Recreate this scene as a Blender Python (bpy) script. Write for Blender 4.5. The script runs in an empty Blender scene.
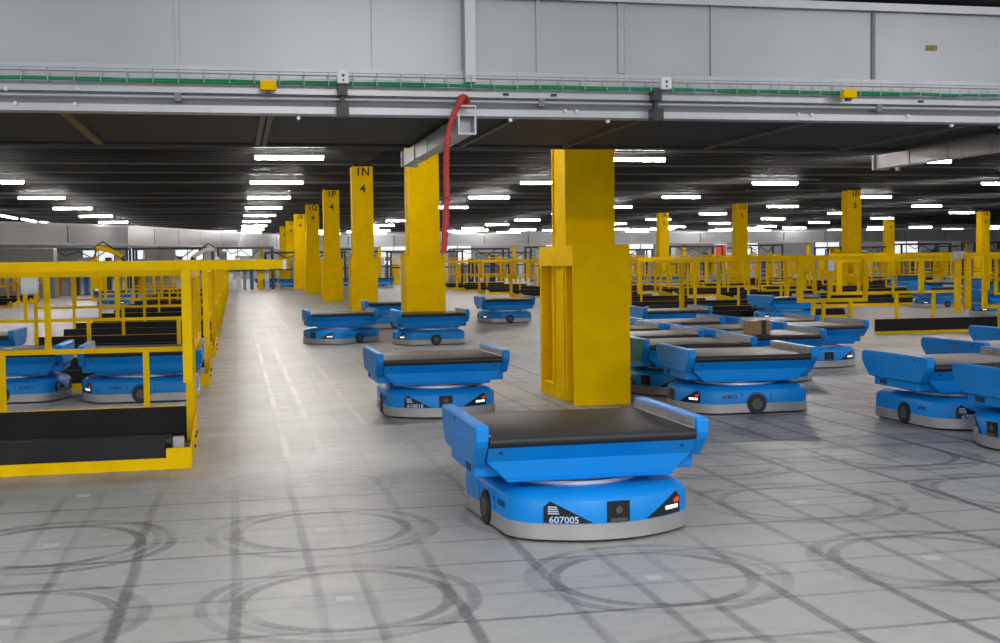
import bpy, bmesh, math, random
from mathutils import Vector, Matrix
random.seed(7)
PI = math.pi
S = bpy.context.scene
C = S.collection

# ------------------------------------------------------------------ camera
F, YAW, PIT, ROL, H = 1222.9, .2124, .0501, -.0121, 1.3
cam_d = bpy.data.cameras.new('camera'); cam = bpy.data.objects.new('camera', cam_d); C.objects.link(cam)
cam_d.sensor_width = 36.0; cam_d.lens = F / 1000 * 36.0; cam_d.clip_end = 500
cam.matrix_world = (Matrix.Translation((0, 0, H)) @ Matrix.Rotation(-YAW, 4, 'Z') @ Matrix.Rotation(PI/2 - PIT, 4, 'X')
                    @ Matrix.Rotation(ROL, 4, 'Z'))
S.camera = cam
vs = S.view_settings
vs.view_transform = 'Standard'; vs.look = 'None'; vs.gamma = 1; vs.use_curve_mapping = False
vs.exposure = 0.08

# ------------------------------------------------------------------ materials
def mat(name, col, rough=.5, metal=0, noise=0, nscale=6, emit=None, es=0, bump=0, spec=.5, col2=None, stretch=None):
    m = bpy.data.materials.new(name); m.use_nodes = True
    nt = m.node_tree; b = nt.nodes['Principled BSDF']
    b.inputs['Base Color'].default_value = (*col, 1); b.inputs['Roughness'].default_value = rough
    b.inputs['Metallic'].default_value = metal; b.inputs['Specular IOR Level'].default_value = spec
    if emit:
        b.inputs['Emission Color'].default_value = (*emit, 1); b.inputs['Emission Strength'].default_value = es
    if noise or bump:
        tc = nt.nodes.new('ShaderNodeTexCoord'); n = nt.nodes.new('ShaderNodeTexNoise'); n.inputs['Scale'].default_value = nscale
        n.inputs['Detail'].default_value = 4
        src = tc.outputs['Object']
        if stretch:
            mp = nt.nodes.new('ShaderNodeMapping'); mp.inputs['Scale'].default_value = stretch
            nt.links.new(src, mp.inputs['Vector']); src = mp.outputs['Vector']
        nt.links.new(src, n.inputs['Vector'])
        if noise:
            mx = nt.nodes.new('ShaderNodeMix'); mx.data_type = 'RGBA'
            c2 = col2 or tuple(c * (1 - noise) for c in col)
            mx.inputs[6].default_value = (*col, 1); mx.inputs[7].default_value = (*c2, 1)
            mr = nt.nodes.new('ShaderNodeMapRange'); mr.inputs[1].default_value = .35; mr.inputs[2].default_value = .68
            nt.links.new(n.outputs['Fac'], mr.inputs[0]); nt.links.new(mr.outputs[0], mx.inputs[0])
            nt.links.new(mx.outputs[2], b.inputs['Base Color'])
        if bump:
            bp = nt.nodes.new('ShaderNodeBump'); bp.inputs['Strength'].default_value = bump; bp.inputs['Distance'].default_value = .01
            nt.links.new(n.outputs['Fac'], bp.inputs['Height']); nt.links.new(bp.outputs['Normal'], b.inputs['Normal'])
    return m

M = dict(
    blue=mat('robot_blue', (.0015, .25, .74), .40, spec=.30, noise=.12, nscale=3),
    blue_top=mat('robot_blue_top', (.006, .215, .72), .38, noise=.12, nscale=3),
    silver=mat('skirt_silver', (.50, .49, .49), .42, .55, noise=.15, nscale=5),
    liner=mat('liner_steel', (.50, .48, .46), .42, .6, noise=.2, nscale=14),
    turn=mat('turntable_steel', (.75, .75, .75), .35, .6),
    belt=mat('belt_rubber', (.040, .035, .032), .45, spec=.35, noise=.35, nscale=5, stretch=(1, 8, 1)),
    roller=mat('belt_edge', (.012, .012, .012), .5),
    rubber=mat('wheel_rubber', (.018, .018, .02), .6),
    hub=mat('wheel_hub', (.10, .10, .10), .45, .4),
    black=mat('window_black', (.008, .009, .012), .3),
    digits=mat('digit_pale', (.42, .55, .75), .6),
    ink=mat('ink_dark', (.01, .03, .10), .6),
    led=mat('led_white', (.9, .9, .9), .4, emit=(.95, .97, 1), es=1.4),
    red_led=mat('led_red', (.8, .05, .01), .4, emit=(1, .06, .01), es=.2),
    yellow=mat('yellow_paint', (.88, .54, .0003), .65, spec=.02, noise=.10, nscale=4),
    yellow2=mat('rail_yellow', (.88, .55, .0005), .6, spec=.06, noise=.15, nscale=5),
    label=mat('column_ink', (.03, .02, .005), .7),
    panelblack=mat('chute_black', (.014, .014, .016), .6, spec=.25, noise=.4, nscale=3),
    galv=mat('galvanised_sheet', (.375, .38, .40), .36, .42, noise=.10, nscale=1.4, bump=.03),
    galv2=mat('galvanised_rail', (.46, .46, .48), .36, .45, noise=.1, nscale=3),
    seam=mat('seam_grey', (.20, .20, .21), .5),
    wire=mat('wire_zinc', (.42, .42, .43), .4, .5),
    green=mat('green_cable', (.005, .20, .08), .5),
    red=mat('red_hose', (.55, .035, .03), .5, noise=.3, nscale=40),
    under=mat('mesh_underside', (.035, .034, .034), .7, noise=.3, nscale=60),
    ceil=mat('dark_ceiling', (.014, .014, .016), .7, noise=.4, nscale=2),
    rib=mat('ceiling_rib', (.017, .017, .019), .5, .3, noise=.5, nscale=.7),
    ribl=mat('ceiling_conduit', (.075, .075, .08), .5, .3),
    batten=mat('batten_brown', (.20, .13, .05), .6), battg=mat('batten_grey', (.14, .13, .12), .6),
    fixture=mat('fixture_white', (.75, .75, .75), .5),
    tube=mat('tube_glow', (1, 1, 1), .5, emit=(1, .95, .90), es=140), tube_far=mat('tube_glow_far', (1, 1, 1), .5, emit=(.98, .97, 1), es=40),
    white=mat('white_plastic', (.72, .72, .74), .5), card=mat('cardboard', (.36, .23, .10), .8, noise=.2, nscale=30),
    tape=mat('black_tape', (.02, .02, .022), .4), wallm=mat('pale_wall', (.55, .55, .55), .8, noise=.1, nscale=.3),
    glow=mat('window_glow', (.9, .9, .9), .6, emit=(.92, .97, 1), es=.75), darkm=mat('dark_frame', (.035, .037, .045), .5),
    greym=mat('grey_machine', (.32, .32, .33), .6, noise=.2, nscale=1), redp=mat('red_panel', (.62, .05, .03), .6),
    sticker=mat('sticker_white', (.47, .47, .46), .6), bluebox=mat('blue_box', (.02, .12, .40), .5),
)

# ------------------------------------------------------------------ floor material with tyre marks
GX, GY, G = .3855, 4.693, 1.253
def floor_material():
    m = bpy.data.materials.new('concrete_floor'); m.use_nodes = True; nt = m.node_tree; N = nt.nodes; L = nt.links
    b = N['Principled BSDF']
    geo = N.new('ShaderNodeTexCoord'); sep = N.new('ShaderNodeSeparateXYZ'); L.new(geo.outputs['Object'], sep.inputs[0])
    # gentle wander so that marks are not ruler straight
    def math_(op, a, bb=None, c=None, clamp=False):
        n = N.new('ShaderNodeMath'); n.operation = op; n.use_clamp = clamp
        for i, v in enumerate((a, bb, c)):
            if v is None: continue
            if isinstance(v, (int, float)): n.inputs[i].default_value = v
            else: L.new(v, n.inputs[i])
        return n.outputs[0]
    def noise(scale, detail=3, st=None, rough=.5):
        n = N.new('ShaderNodeTexNoise'); n.inputs['Scale'].default_value = scale; n.inputs['Detail'].default_value = detail
        n.inputs['Roughness'].default_value = rough
        if st:
            mp = N.new('ShaderNodeMapping'); mp.inputs['Scale'].default_value = st; L.new(geo.outputs['Object'], mp.inputs['Vector']); L.new(mp.outputs[0], n.inputs['Vector'])
        else: L.new(geo.outputs['Object'], n.inputs['Vector'])
        return n.outputs['Fac']
    def ramp(v, a, bb, lo=0., hi=1., smooth=True):
        n = N.new('ShaderNodeMapRange'); n.interpolation_type = 'SMOOTHSTEP' if smooth else 'LINEAR'
        L.new(v, n.inputs[0])
        for i, x in enumerate((a, bb, lo, hi)): n.inputs[i+1].default_value = x
        return n.outputs[0]
    X, Y = sep.outputs[0], sep.outputs[1]
    w1 = noise(1.1, 2); wob = math_('MULTIPLY', math_('SUBTRACT', w1, .5), .05)
    Xw = math_('ADD', X, wob); Yw = math_('ADD', Y, math_('MULTIPLY', wob, -.8))
    cell = lambda v, o: math_('SUBTRACT', math_('FRACT', math_('ADD', math_('DIVIDE', math_('SUBTRACT', v, o), G), .5)), .5)
    u = math_('MULTIPLY', cell(Xw, GX), G); v = math_('MULTIPLY', cell(Yw, GY), G)
    def band(val, c, w, soft=.4):   # 1 near |val|==c
        d = math_('ABSOLUTE', math_('SUBTRACT', val, c))
        return ramp(d, w*soft, w, 1, 0)
    au, av = math_('ABSOLUTE', u), math_('ABSOLUTE', v)
    n_big = noise(.55, 2); n_fine = noise(3.2, 4); n_str = noise(2.0, 3, (.35, 3, 1)); n_col = noise(1.7, 3, (3, .25, 1))
    lat = math_('MULTIPLY', band(av, .41, .020), ramp(n_str, .33, .62, .35, .75))
    lat2 = math_('MULTIPLY', band(av, .085, .028), ramp(n_str, .40, .62, .08, .42))
    lon = math_('MULTIPLY', band(au, .415, .032), ramp(n_col, .36, .60, .22, .76))
    lon2 = math_('MULTIPLY', band(au, .10, .03), ramp(n_col, .38, .60, .10, .55))
    # the wide aisle strip (x .9 .. -.3) keeps marks only near the camera
    marks = math_('ADD', math_('ADD', lat, lat2), math_('ADD', lon, lon2))
    def area(x0, x1, y0, y1, s=.5):
        a = math_('MULTIPLY', ramp(X, x0-s, x0+s), ramp(X, x1-s, x1+s, 1, 0))
        c = math_('MULTIPLY', ramp(Y, y0-s, y0+s), ramp(Y, y1-s, y1+s, 1, 0))
        return math_('MULTIPLY', a, c)
    allow = math_('MAXIMUM', area(-12, 40, -2, 7.1, .35), area(1.3, 12, 5, 17, .5))
    allow = math_('MAXIMUM', allow, math_('MULTIPLY', area(-40, 60, 6, 80, 2), .22))
    allow = math_('ADD', allow, math_('MULTIPLY', area(1.8, 8, 6.6, 10.5, .8), .55))
    lines = math_('MULTIPLY', marks, allow)
    # pivot rings: (col, row, strength)
    rings = [(0,0,.85),(0,1,.85),(-1,0,.8),(-1,1,1.0),(1,0,.95),(2,0,.85),(2,1,.8),(0,2,.3),(1,1,.8),(2,2,1.0),(3,1,.85),(3,2,.95),(1,2,.4),
             (2,3,1.0),(3,3,.8),(4,3,.5),(1,3,.3),(3,0,.6),(4,2,.4),(4,1,.5),(0,-1,.6),(1,-1,.4)]
    tot = None
    for k, (i, j, s) in enumerate(rings):
        random.seed(100+k)
        cx, cy = GX+G*i, GY+G*j
        for r, w, dx, dy, q in ((.405, .034, .0, .0, 1.0), (.525, .034, random.uniform(-.03,.03), random.uniform(-.04,.03), .75), (.48, .03, random.uniform(-.03,.03), random.uniform(-.03,.03), .5)):
            a = math_('SUBTRACT', Xw, cx+dx); c = math_('SUBTRACT', Yw, cy+dy)
            rr = math_('SQRT', math_('ADD', math_('MULTIPLY', a, a), math_('MULTIPLY', math_('MULTIPLY', c, c), 1.0)))
            bb = math_('MULTIPLY', band(rr, r, w, .5), s*q*.72)
            tot = bb if tot is None else math_('MAXIMUM', tot, bb)
    tot = math_('MULTIPLY', tot, ramp(n_fine, .34, .60, .35, 1.0))
    dark = math_('MINIMUM', math_('ADD', math_('MULTIPLY', lines, .9), tot), .85)
    dark = math_('MULTIPLY', dark, ramp(noise(26, 4), .25, .6, .72, 1))
    # base concrete
    mx = N.new('ShaderNodeMix'); mx.data_type = 'RGBA'; mx.inputs[6].default_value = (.385, .378, .364, 1); mx.inputs[7].default_value = (.335, .322, .304, 1)
    L.new(ramp(n_big, .35, .7), mx.inputs[0])
    mot = N.new('ShaderNodeMix'); mot.data_type = 'RGBA'; mot.blend_type = 'MULTIPLY'; mot.inputs[0].default_value = 1
    L.new(mx.outputs[2], mot.inputs[6])
    cr = ramp(noise(11, 6, None, .65), .3, .7, .90, 1.06, False); cmb = N.new('ShaderNodeCombineColor')
    for i in range(3): L.new(cr, cmb.inputs[i])
    L.new(cmb.outputs[0], mot.inputs[7])
    # brown dust beside the left stations, and blue-grey scuffs around the queue
    br = N.new('ShaderNodeMix'); br.data_type = 'RGBA'; br.inputs[7].default_value = (.26, .20, .135, 1)
    L.new(mot.outputs[2], br.inputs[6])
    L.new(math_('MULTIPLY', math_('MAXIMUM', area(-.45, -.02, 7.7, 40, .14), area(-6, -.1, 7.55, 8.2, .12)), ramp(n_fine, .3, .65, .35, .8)), br.inputs[0])
    sc = N.new('ShaderNodeMix'); sc.data_type = 'RGBA'; sc.inputs[7].default_value = (.17, .185, .21, 1)
    L.new(br.outputs[2], sc.inputs[6])
    L.new(math_('MULTIPLY', area(1.9, 9, 6.6, 12, 1.2), ramp(noise(1.6, 5, None, .6), .38, .66, .05, .72)), sc.inputs[0])
    # pale scraped streaks along the aisle
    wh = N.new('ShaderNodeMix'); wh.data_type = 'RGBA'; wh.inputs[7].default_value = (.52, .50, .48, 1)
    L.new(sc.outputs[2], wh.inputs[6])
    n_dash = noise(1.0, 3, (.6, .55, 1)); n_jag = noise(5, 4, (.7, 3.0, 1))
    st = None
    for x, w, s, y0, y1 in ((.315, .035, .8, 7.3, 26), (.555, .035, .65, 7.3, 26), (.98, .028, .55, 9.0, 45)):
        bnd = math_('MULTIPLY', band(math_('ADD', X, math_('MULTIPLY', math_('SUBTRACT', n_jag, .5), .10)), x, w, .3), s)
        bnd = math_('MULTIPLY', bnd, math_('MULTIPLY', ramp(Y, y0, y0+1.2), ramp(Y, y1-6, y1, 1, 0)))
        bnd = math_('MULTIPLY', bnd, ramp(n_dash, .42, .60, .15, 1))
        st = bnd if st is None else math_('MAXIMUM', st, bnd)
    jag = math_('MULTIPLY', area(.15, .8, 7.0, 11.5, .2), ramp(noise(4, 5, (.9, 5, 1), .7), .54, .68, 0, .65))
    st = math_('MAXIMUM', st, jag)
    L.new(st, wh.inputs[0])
    dk = N.new('ShaderNodeMix'); dk.data_type = 'RGBA'; dk.inputs[7].default_value = (.085, .078, .082, 1)
    L.new(wh.outputs[2], dk.inputs[6]); L.new(dark, dk.inputs[0])
    L.new(dk.outputs[2], b.inputs['Base Color'])
    L.new(ramp(noise(2.5, 4), .3, .7, .40, .52, False), b.inputs['Roughness'])
    b.inputs['Specular IOR Level'].default_value = .36
    bp = N.new('ShaderNodeBump'); bp.inputs['Strength'].default_value = .08; bp.inputs['Distance'].default_value = .01
    L.new(noise(40, 3), bp.inputs['Height']); L.new(bp.outputs[0], b.inputs['Normal'])
    return m
M['floor'] = floor_material()

# ------------------------------------------------------------------ mesh helpers
def obj(name, bm, m, parent=None, smooth=False, loc=None):
    me = bpy.data.meshes.new(name); bmesh.ops.recalc_face_normals(bm, faces=bm.faces[:]); bm.to_mesh(me); bm.free()
    me.materials.append(M[m] if isinstance(m, str) else m)
    if smooth:
        for p in me.polygons: p.use_smooth = True
        me.set_sharp_from_angle(angle=math.radians(38))
    o = bpy.data.objects.new(name, me); C.objects.link(o)
    if parent: o.parent = parent
    if loc: o.location = loc
    return o
def NB(): return bmesh.new()
def bx(bm, x0, x1, y0, y1, z0, z1, bev=0):
    r = bmesh.ops.create_cube(bm, size=1, matrix=Matrix.Translation(((x0+x1)/2, (y0+y1)/2, (z0+z1)/2)) @ Matrix.Diagonal((abs(x1-x0), abs(y1-y0), abs(z1-z0), 1)))
    if bev:
        es = {e for v in r['verts'] for e in v.link_edges}
        bmesh.ops.bevel(bm, geom=list(es), offset=bev, segments=2, affect='EDGES', profile=.5)
    return bm
def box(x0, x1, y0, y1, z0, z1, bev=0): return bx(NB(), x0, x1, y0, y1, z0, z1, bev)
def cyl(bm, p0, p1, r, seg=16, r2=None):
    p0, p1 = Vector(p0), Vector(p1); d = p1-p0
    q = Vector((0, 0, 1)).rotation_difference(d.normalized()).to_matrix().to_4x4()
    bmesh.ops.create_cone(bm, cap_ends=True, segments=seg, radius1=r, radius2=r if r2 is None else r2, depth=d.length, matrix=Matrix.Translation((p0+p1)/2) @ q)
    return bm
def tube(bm, pts, r, seg=8):
    pts = [Vector(p) for p in pts]; rings = []
    up = Vector((0, 0, 1))
    for i, p in enumerate(pts):
        t = (pts[min(i+1, len(pts)-1)] - pts[max(i-1, 0)]).normalized()
        a = t.cross(up)
        if a.length < .05: a = t.cross(Vector((0, 1, 0)))
        a.normalize(); c = t.cross(a)
        rr = r[i] if isinstance(r, (list, tuple)) else r
        rings.append([bm.verts.new(p + a*math.cos(k*2*PI/seg)*rr + c*math.sin(k*2*PI/seg)*rr) for k in range(seg)])
    for i in range(len(rings)-1):
        for k in range(seg): bm.faces.new((rings[i][k], rings[i][(k+1) % seg], rings[i+1][(k+1) % seg], rings[i+1][k]))
    bm.faces.new(rings[0][::-1]); bm.faces.new(rings[-1])
    return bm
def loft(bm, loops, cap=True):
    rs = [[bm.verts.new(p) for p in l] for l in loops]; n = len(rs[0])
    for i in range(len(rs)-1):
        for k in range(n): bm.faces.new((rs[i][k], rs[i][(k+1) % n], rs[i+1][(k+1) % n], rs[i+1][k]))
    if cap: bm.faces.new(rs[0][::-1]); bm.faces.new(rs[-1])
    return bm
def prism_x(bm, prof, x0, x1):   # prof in (y,z)
    return loft(bm, [[(x0, y, z) for y, z in prof], [(x1, y, z) for y, z in prof]])
def empty(name, loc, rz=0, label=None, cat=None, group=None):
    o = bpy.data.objects.new(name, None); C.objects.link(o); o.location = loc; o.rotation_euler = (0, 0, rz); o.empty_display_size = .1
    return tag(o, label, cat, group)
def tag(o, label=None, cat=None, group=None, kind=None):
    for k, v in (('label', label), ('category', cat), ('group', group), ('kind', kind)):
        if v: o[k] = v
    return o
KIDS = {}
def copy_tree(o, parent=None):
    c = o.copy(); C.objects.link(c)
    if parent: c.parent = parent
    for ch in [x for x in ALLCH(o)]: copy_tree(ch, c)
    return c
def ALLCH(o): return list(o.children)
def text_verts(s, size, extr=.001):
    cu = bpy.data.curves.new('t', 'FONT'); cu.body = s; cu.size = size; cu.align_x = 'CENTER'; cu.align_y = 'CENTER'; cu.extrude = extr; cu.resolution_u = 3; cu.offset = size*.022
    o = bpy.data.objects.new('t', cu); C.objects.link(o); dg = bpy.context.evaluated_depsgraph_get()
    me = bpy.data.meshes.new_from_object(o.evaluated_get(dg)); bpy.data.objects.remove(o); bpy.data.curves.remove(cu)
    bm = NB(); bm.from_mesh(me); bpy.data.meshes.remove(me); return bm
ORD = ['first', 'second', 'third', 'fourth', 'fifth', 'sixth', 'seventh', 'eighth', 'ninth', 'tenth', 'eleventh', 'twelfth']

# ------------------------------------------------------------------ setting
fl = obj('floor', box(-45, 85, -12, 104, -.2, 0), 'floor'); tag(fl, kind='structure')
ce = NB(); bx(ce, -45, 85, 10.75, 104, 3.82, 4.0); tag(obj('ceiling', ce, 'ceil'), kind='structure')
rb = NB(); y = 11.2; k = 0
while y < 100:
    bx(rb, -45, 85, y, y+.07, 3.73, 3.822); y += .42 if y < 50 else .84
tag(obj('trim_1', rb, 'rib'), kind='structure')
rb = NB(); random.seed(3)
for i in range(17):
    y = 14 + i*4.1 + random.uniform(-1, 1); bx(rb, -45, 85, y, y+.035, 3.70, 3.74)
for i in range(22):
    y = random.uniform(16, 60); x = random.uniform(-12, 30); bx(rb, x, x+random.uniform(2, 7), y, y+.05, 3.66, 3.70)
tag(obj('trim_2', rb, 'ribl'), kind='structure')
rb = NB()
for X in (3.13, 21.9, 40.7): bx(rb, X-.14, X+.14, 11, 103, 3.75, 3.822)
tag(obj('trim_3', rb, 'ceil'), kind='structure')
tag(obj('wall_back', box(-45, 85, 103.8, 104.1, 0, 4.0), 'wallm'), kind='structure')
tag(obj('wall_left', box(-45.2, -45, 11, 104, 0, 4.0), 'wallm'), kind='structure')

# ------------------------------------------------------------------ robot
def outline(ins=0., n=9):
    pts = []
    hw = .458 - ins
    for i in range(n+1):                                  # front arc, left to right
        t = -.92 + 1.84*i/n; pts.append((t*(.405-ins*.6), -(.575-ins - .150*t*t)))
    pts += [(.425-ins, -.395+ins*.3), (hw, -.325)]
    pts += [(hw, .39), (.440-ins, .450-ins*.5)]
    for i in range(n+1):
        t = 1 - 2*i/n; pts.append((t*(.395-ins*.6), (.52-ins - .045*t*t)))
    pts += [(-.440+ins, .450-ins*.5), (-hw, .39), (-hw, -.325), (-.425+ins, -.395+ins*.3)]
    return pts
def front(s, off=0.):
    """point on the curved front (x = s across); returns x, y of the surface moved outward"""
    t = s/.405; y = -(.575 - .150*t*t); dy = .300*t/.405
    n = Vector((dy, -1)).normalized()
    return s + n.x*off, y + n.y*off
def front_patch(cols, off, thick=.004):
    """cols: (s, zlow, zhigh)"""
    bm = NB(); a = []; b_ = []
    for s, z0, z1 in cols:
        x, y = front(s, off); xb, yb = front(s, off-thick)
        a.append((bm.verts.new((x, y, z0)), bm.verts.new((x, y, z1)))); b_.append((bm.verts.new((xb, yb, z0)), bm.verts.new((xb, yb, z1))))
    for i in range(len(a)-1):
        bm.faces.new((a[i][0], a[i+1][0], a[i+1][1], a[i][1]))
        bm.faces.new((a[i][1], a[i+1][1], b_[i+1][1], b_[i][1])); bm.faces.new((b_[i][0], b_[i+1][0], a[i+1][0], a[i][0]))
        bm.faces.new((b_[i+1][0], b_[i][0], b_[i][1], b_[i+1][1]))
    bm.faces.new((a[0][0], a[0][1], b_[0][1], b_[0][0])); bm.faces.new((a[-1][1], a[-1][0], b_[-1][0], b_[-1][1]))
    return bm
def wall_profile(i=0.):
    return [(-.31, .345+i), (-.36, .352+i), (-.455+i, .445), (-.47+i, .475), (-.47+i, .525), (-.45+i, .545-i), (.45-i, .545-i), (.47-i, .525), (.47-i, .475), (.455-i, .445), (.36, .352+i), (.31, .345+i)]
def make_base(number=None, detail=True):
    """the chassis: chassis frame mesh plus wheels and windows, returned as list of (object, children)"""
    out = []
    bm = NB(); o0 = outline()
    sc = lambda pts, z: [(x, y, z) for x, y in pts]
    loft(bm, [sc(outline(0), .089), sc(outline(0), .190), sc(outline(.012), .207), sc(outline(.055), .230), sc(outline(.075), .234)])
    body = obj('chassis', bm, 'blue', smooth=True)
    bm = NB(); loft(bm, [sc(outline(-.004), .016), sc(outline(-.006), .089), sc(outline(.01), .094)])
    bx(bm, -.40, .40, -.36, .36, .010, .03)
    sk = obj('skirt', bm, 'silver', smooth=True)
    parts = [body, sk]
    for s in (-1, 1):
        bm = NB(); x0, x1 = (.443, .473) if s > 0 else (-.473, -.443)
        cyl(bm, (x0, 0, .086), (x1, 0, .086), .085, 28)
        bmesh.ops.bevel(bm, geom=[e for e in bm.edges if abs(e.calc_length()) < .03 and e.calc_face_angle(0) > 1], offset=.006, segments=2, affect='EDGES')
        w = obj('wheel', bm, 'rubber', smooth=True)
        bm = NB(); e = .475*s; cyl(bm, (e-.006*s, 0, .086), (e+.002*s, 0, .086), .045, 20); cyl(bm, (e, 0, .086), (e+.008*s, 0, .086), .018, 12)
        h = obj('hub', bm, 'hub', w, smooth=True)
        parts.append(w)
        # raised wheel arch ring and chevron grooves
        bm = NB()
        pts = [( .459*s, math.cos(a)*.098, .086+math.sin(a)*.098) for a in [PI*k/14 for k in range(15)]]
        tube(bm, pts, .006, 6)
        for q in (-1, 1):
            tube(bm, [(.4585*s, q*.16, .19), (.4585*s, q*.125, .165), (.4585*s, q*.135, .10)], .004, 5)
        parts.append(obj('wheel_arch', bm, 'blue', smooth=True))
    # windows in the front
    n = 8
    bm = front_patch([(-.33 + .21*k/n, .095, .095 + .102*(1-max(0, (k-.8))/(n-.8))*(1 if k else .7)) for k in range(n+1)], .004)
    nw = obj('number_window', bm, 'black')
    bm = front_patch([(.15 + .21*k/n, .095, .095 + .102*(k/(n-1) if k < n-1 else (1 if k < n else .72))) for k in range(n+1)], .004)
    hw = obj('headlight_window', bm, 'black')
    for k in range(3):
        bm = front_patch([(.262+.028*k, .120, .136), (.284+.028*k, .120, .136)], .008); obj('lamp', bm, 'led', hw)
    bm = front_patch([(.315, .148, .160), (.33, .146, .168), (.35, .148, .170)], .007); obj('lamp', bm, 'red_led', hw)['label'] = 'small red lamp'
    bm = front_patch([(-.056, .094, .190), (0, .094, .192), (.056, .094, .190)], .003)
    cw = obj('camera_window', bm, 'black')
    bm = NB(); xx, yy = front(0, .004); cyl(bm, (0, yy+.004, .150), (0, yy-.006, .150), .016, 14); bx(bm, -.04, .04, yy-.004, yy, .098, .112)
    obj('sensor', bm, 'hub', cw)
    parts += [nw, hw, cw]
    if number:
        bm = text_verts(number, .042, .0008)
        for v in bm.verts:
            s = -.245 + v.co.x; x, y_ = front(s, .0065+v.co.z); v.co = (x, y_, .108+v.co.y)
        obj('number', bm, 'digits', nw)
        bm = NB(); g = .0065
        for q in range(4):
            z = .135+.010*q
            bmx = front_patch([(-.312, z, z+.006), (-.272+.003*(2-q), z, z+.006)], .0065, .002); me = bpy.data.meshes.new('x'); bmx.to_mesh(me); bmx.free(); bm.from_mesh(me); bpy.data.meshes.remove(me)
        obj('number', bm, 'digits', nw)
        for s in (-1, 1):
            bm = text_verts(number, .042, .0006)
            for v in bm.verts:
                a, b_, c = v.co; v.co = (s*(.4595+c), s*a - .235, .148+b_)
            parts.append(obj('side_number', bm, 'ink'))
    return parts
def make_tray(root, ang, shift=0):
    T = bpy.data.objects
    R = Matrix.Translation((shift, 0, 0)) @ Matrix.Rotation(ang, 4, 'Z')
    def add(name, bm, m, parent=root, smooth=False):
        if parent is root: bmesh.ops.transform(bm, matrix=R, verts=bm.verts[:])
        else: bmesh.ops.transform(bm, matrix=R, verts=bm.verts[:])
        return obj(name, bm, m, parent, smooth)
    bm = NB(); cyl(bm, (0, 0, .222), (0, 0, .250), .36, 48); cyl(bm, (0, 0, .250), (0, 0, .270), .30, 48); add('turntable', bm, 'turn', smooth=True)
    # tray body: upper tub, sloping lower hopper, side pockets
    bm = NB()
    rect = lambda hx, hy, z: [(-hx, -hy, z), (hx, -hy, z), (hx, hy, z), (-hx, hy, z)]
    loft(bm, [rect(.395, .390, .266), rect(.400, .398, .270), rect(.408, .400, .280), rect(.415, .388, .287), rect(.498, .396, .368), rect(.501, .452, .438), rect(.501, .452, .442)])
    tb = add('tray_body', bm, 'blue')
    for s in (-1, 1):
        for q in (-1, 1):
            bm = NB(); cyl(bm, (s*.44, q*.425, .415), (s*.44, q*.440, .413), .008, 10); add('bolt', bm, 'ink', tb)
    for s in (-1, 1):
        bm = NB(); bx(bm, s*.40, s*.542, -.31, .31, .283, .36, .008); pk = add('side_pocket', bm, 'blue')
        bm = NB(); bx(bm, s*.541, s*.545, .12, .22, .300, .335); add('nameplate', bm, 'ink', pk)
    # belt with rounded ends
    bm = NB(); prof = []
    for k in range(9):
        a = -PI/2 + PI*k/8; prof.append((.445+.024*math.cos(a), .466+.024*math.sin(a)))
    for k in range(9):
        a = PI/2 + PI*k/8; prof.append((-.445+.024*math.cos(a), .466+.024*math.sin(a)))
    prism_x(bm, prof, -.498, .498); bl = add('belt', bm, 'belt', smooth=True)
    for q in (-1, 1):
        bm = NB(); prof = [(q*(.447+.0265*math.cos(a)), .465+.0265*math.sin(a)) for a in [-PI/2+PI*k/10*.86 for k in range(11)]]
        prism_x(bm, prof, -.499, .499); add('roller', bm, 'roller', bl, True)
    for s in (-1, 1):
        bm = NB(); P0 = wall_profile(.008); P1 = wall_profile(0)
        loops = [[(s*.502, y, z) for y, z in P0], [(s*.506, y, z) for y, z in P1], [(s*.556, y, z) for y, z in P1], [(s*.564, y, z) for y, z in wall_profile(.010)]]
        loft(bm, loops); w = add('side_wall', bm, 'blue')
        bm = NB(); bx(bm, s*.4975, s*.5025, -.435, .435, .478, .536); 
        bx(bm, s*.484, s*.498, -.435, .435, .4915, .4945)
        for k in range(4): cyl(bm, (s*.495, -.36+.24*k, .517), (s*.498, -.36+.24*k, .517), .008, 8)
        add('steel_liner', bm, 'liner', w)
        for k in (-.30, -.08):
            bm = NB(); cyl(bm, (s*.563, k, .517), (s*.567, k, .517), .010, 10); add('fastener', bm, 'ink', w)
        bm = NB(); bx(bm, s*.5635, s*.5650, -.045, .045, .424, .446, .004); add('emblem', bm, 'blue', w)
robot_cache = {}
def robot(x, y, base_ang, tray_ang, label, group=None, number=None):
    """base_ang: 0 = nose towards the camera side (-Y); tray_ang: world angle of the tray"""
    rel = round(math.degrees(tray_ang-base_ang)) % 180
    key = (number, rel)
    if key not in robot_cache:
        r = empty('sorting_robot', (x, y, 0), base_ang, label, 'sorting robot', group)
        for p in make_base(number): p.parent = r
        make_tray(r, math.radians(rel), -.03 if number == '607005' else 0); robot_cache[key] = r
    else:
        r = copy_tree(robot_cache[key])
        for k in ('label', 'group'):
            if k in r: del r[k]
    r.location = (x, y, 0); r.rotation_euler = (0, 0, base_ang); tag(r, label, 'sorting robot', group)
    return r
D = math.radians
Q = 'robots queueing behind the near yellow column'
robot(1.645, 5.90, D(5), D(0), 'large blue sorting robot in the foreground, nearest the camera, its black belt tray empty', None, '607005')
robot(1.67, 10.47, D(0), D(1), 'blue sorting robot directly behind the foreground one, left of the nearest yellow column', None, '618818')
robot(4.20, 9.88, D(-90), D(-90+87), 'blue sorting robot side on with number 618512, just right of the nearest yellow column', None, '618512')
robot(5.49, 8.54, D(1), D(1), 'blue sorting robot at right with 6785 on its nose, behind the one cut by frame', None, '67854')
robot(5.46, 7.22, D(-88), D(1), 'blue sorting robot cut off by the right edge of the frame, nose to the left', None, '615230')
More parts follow.
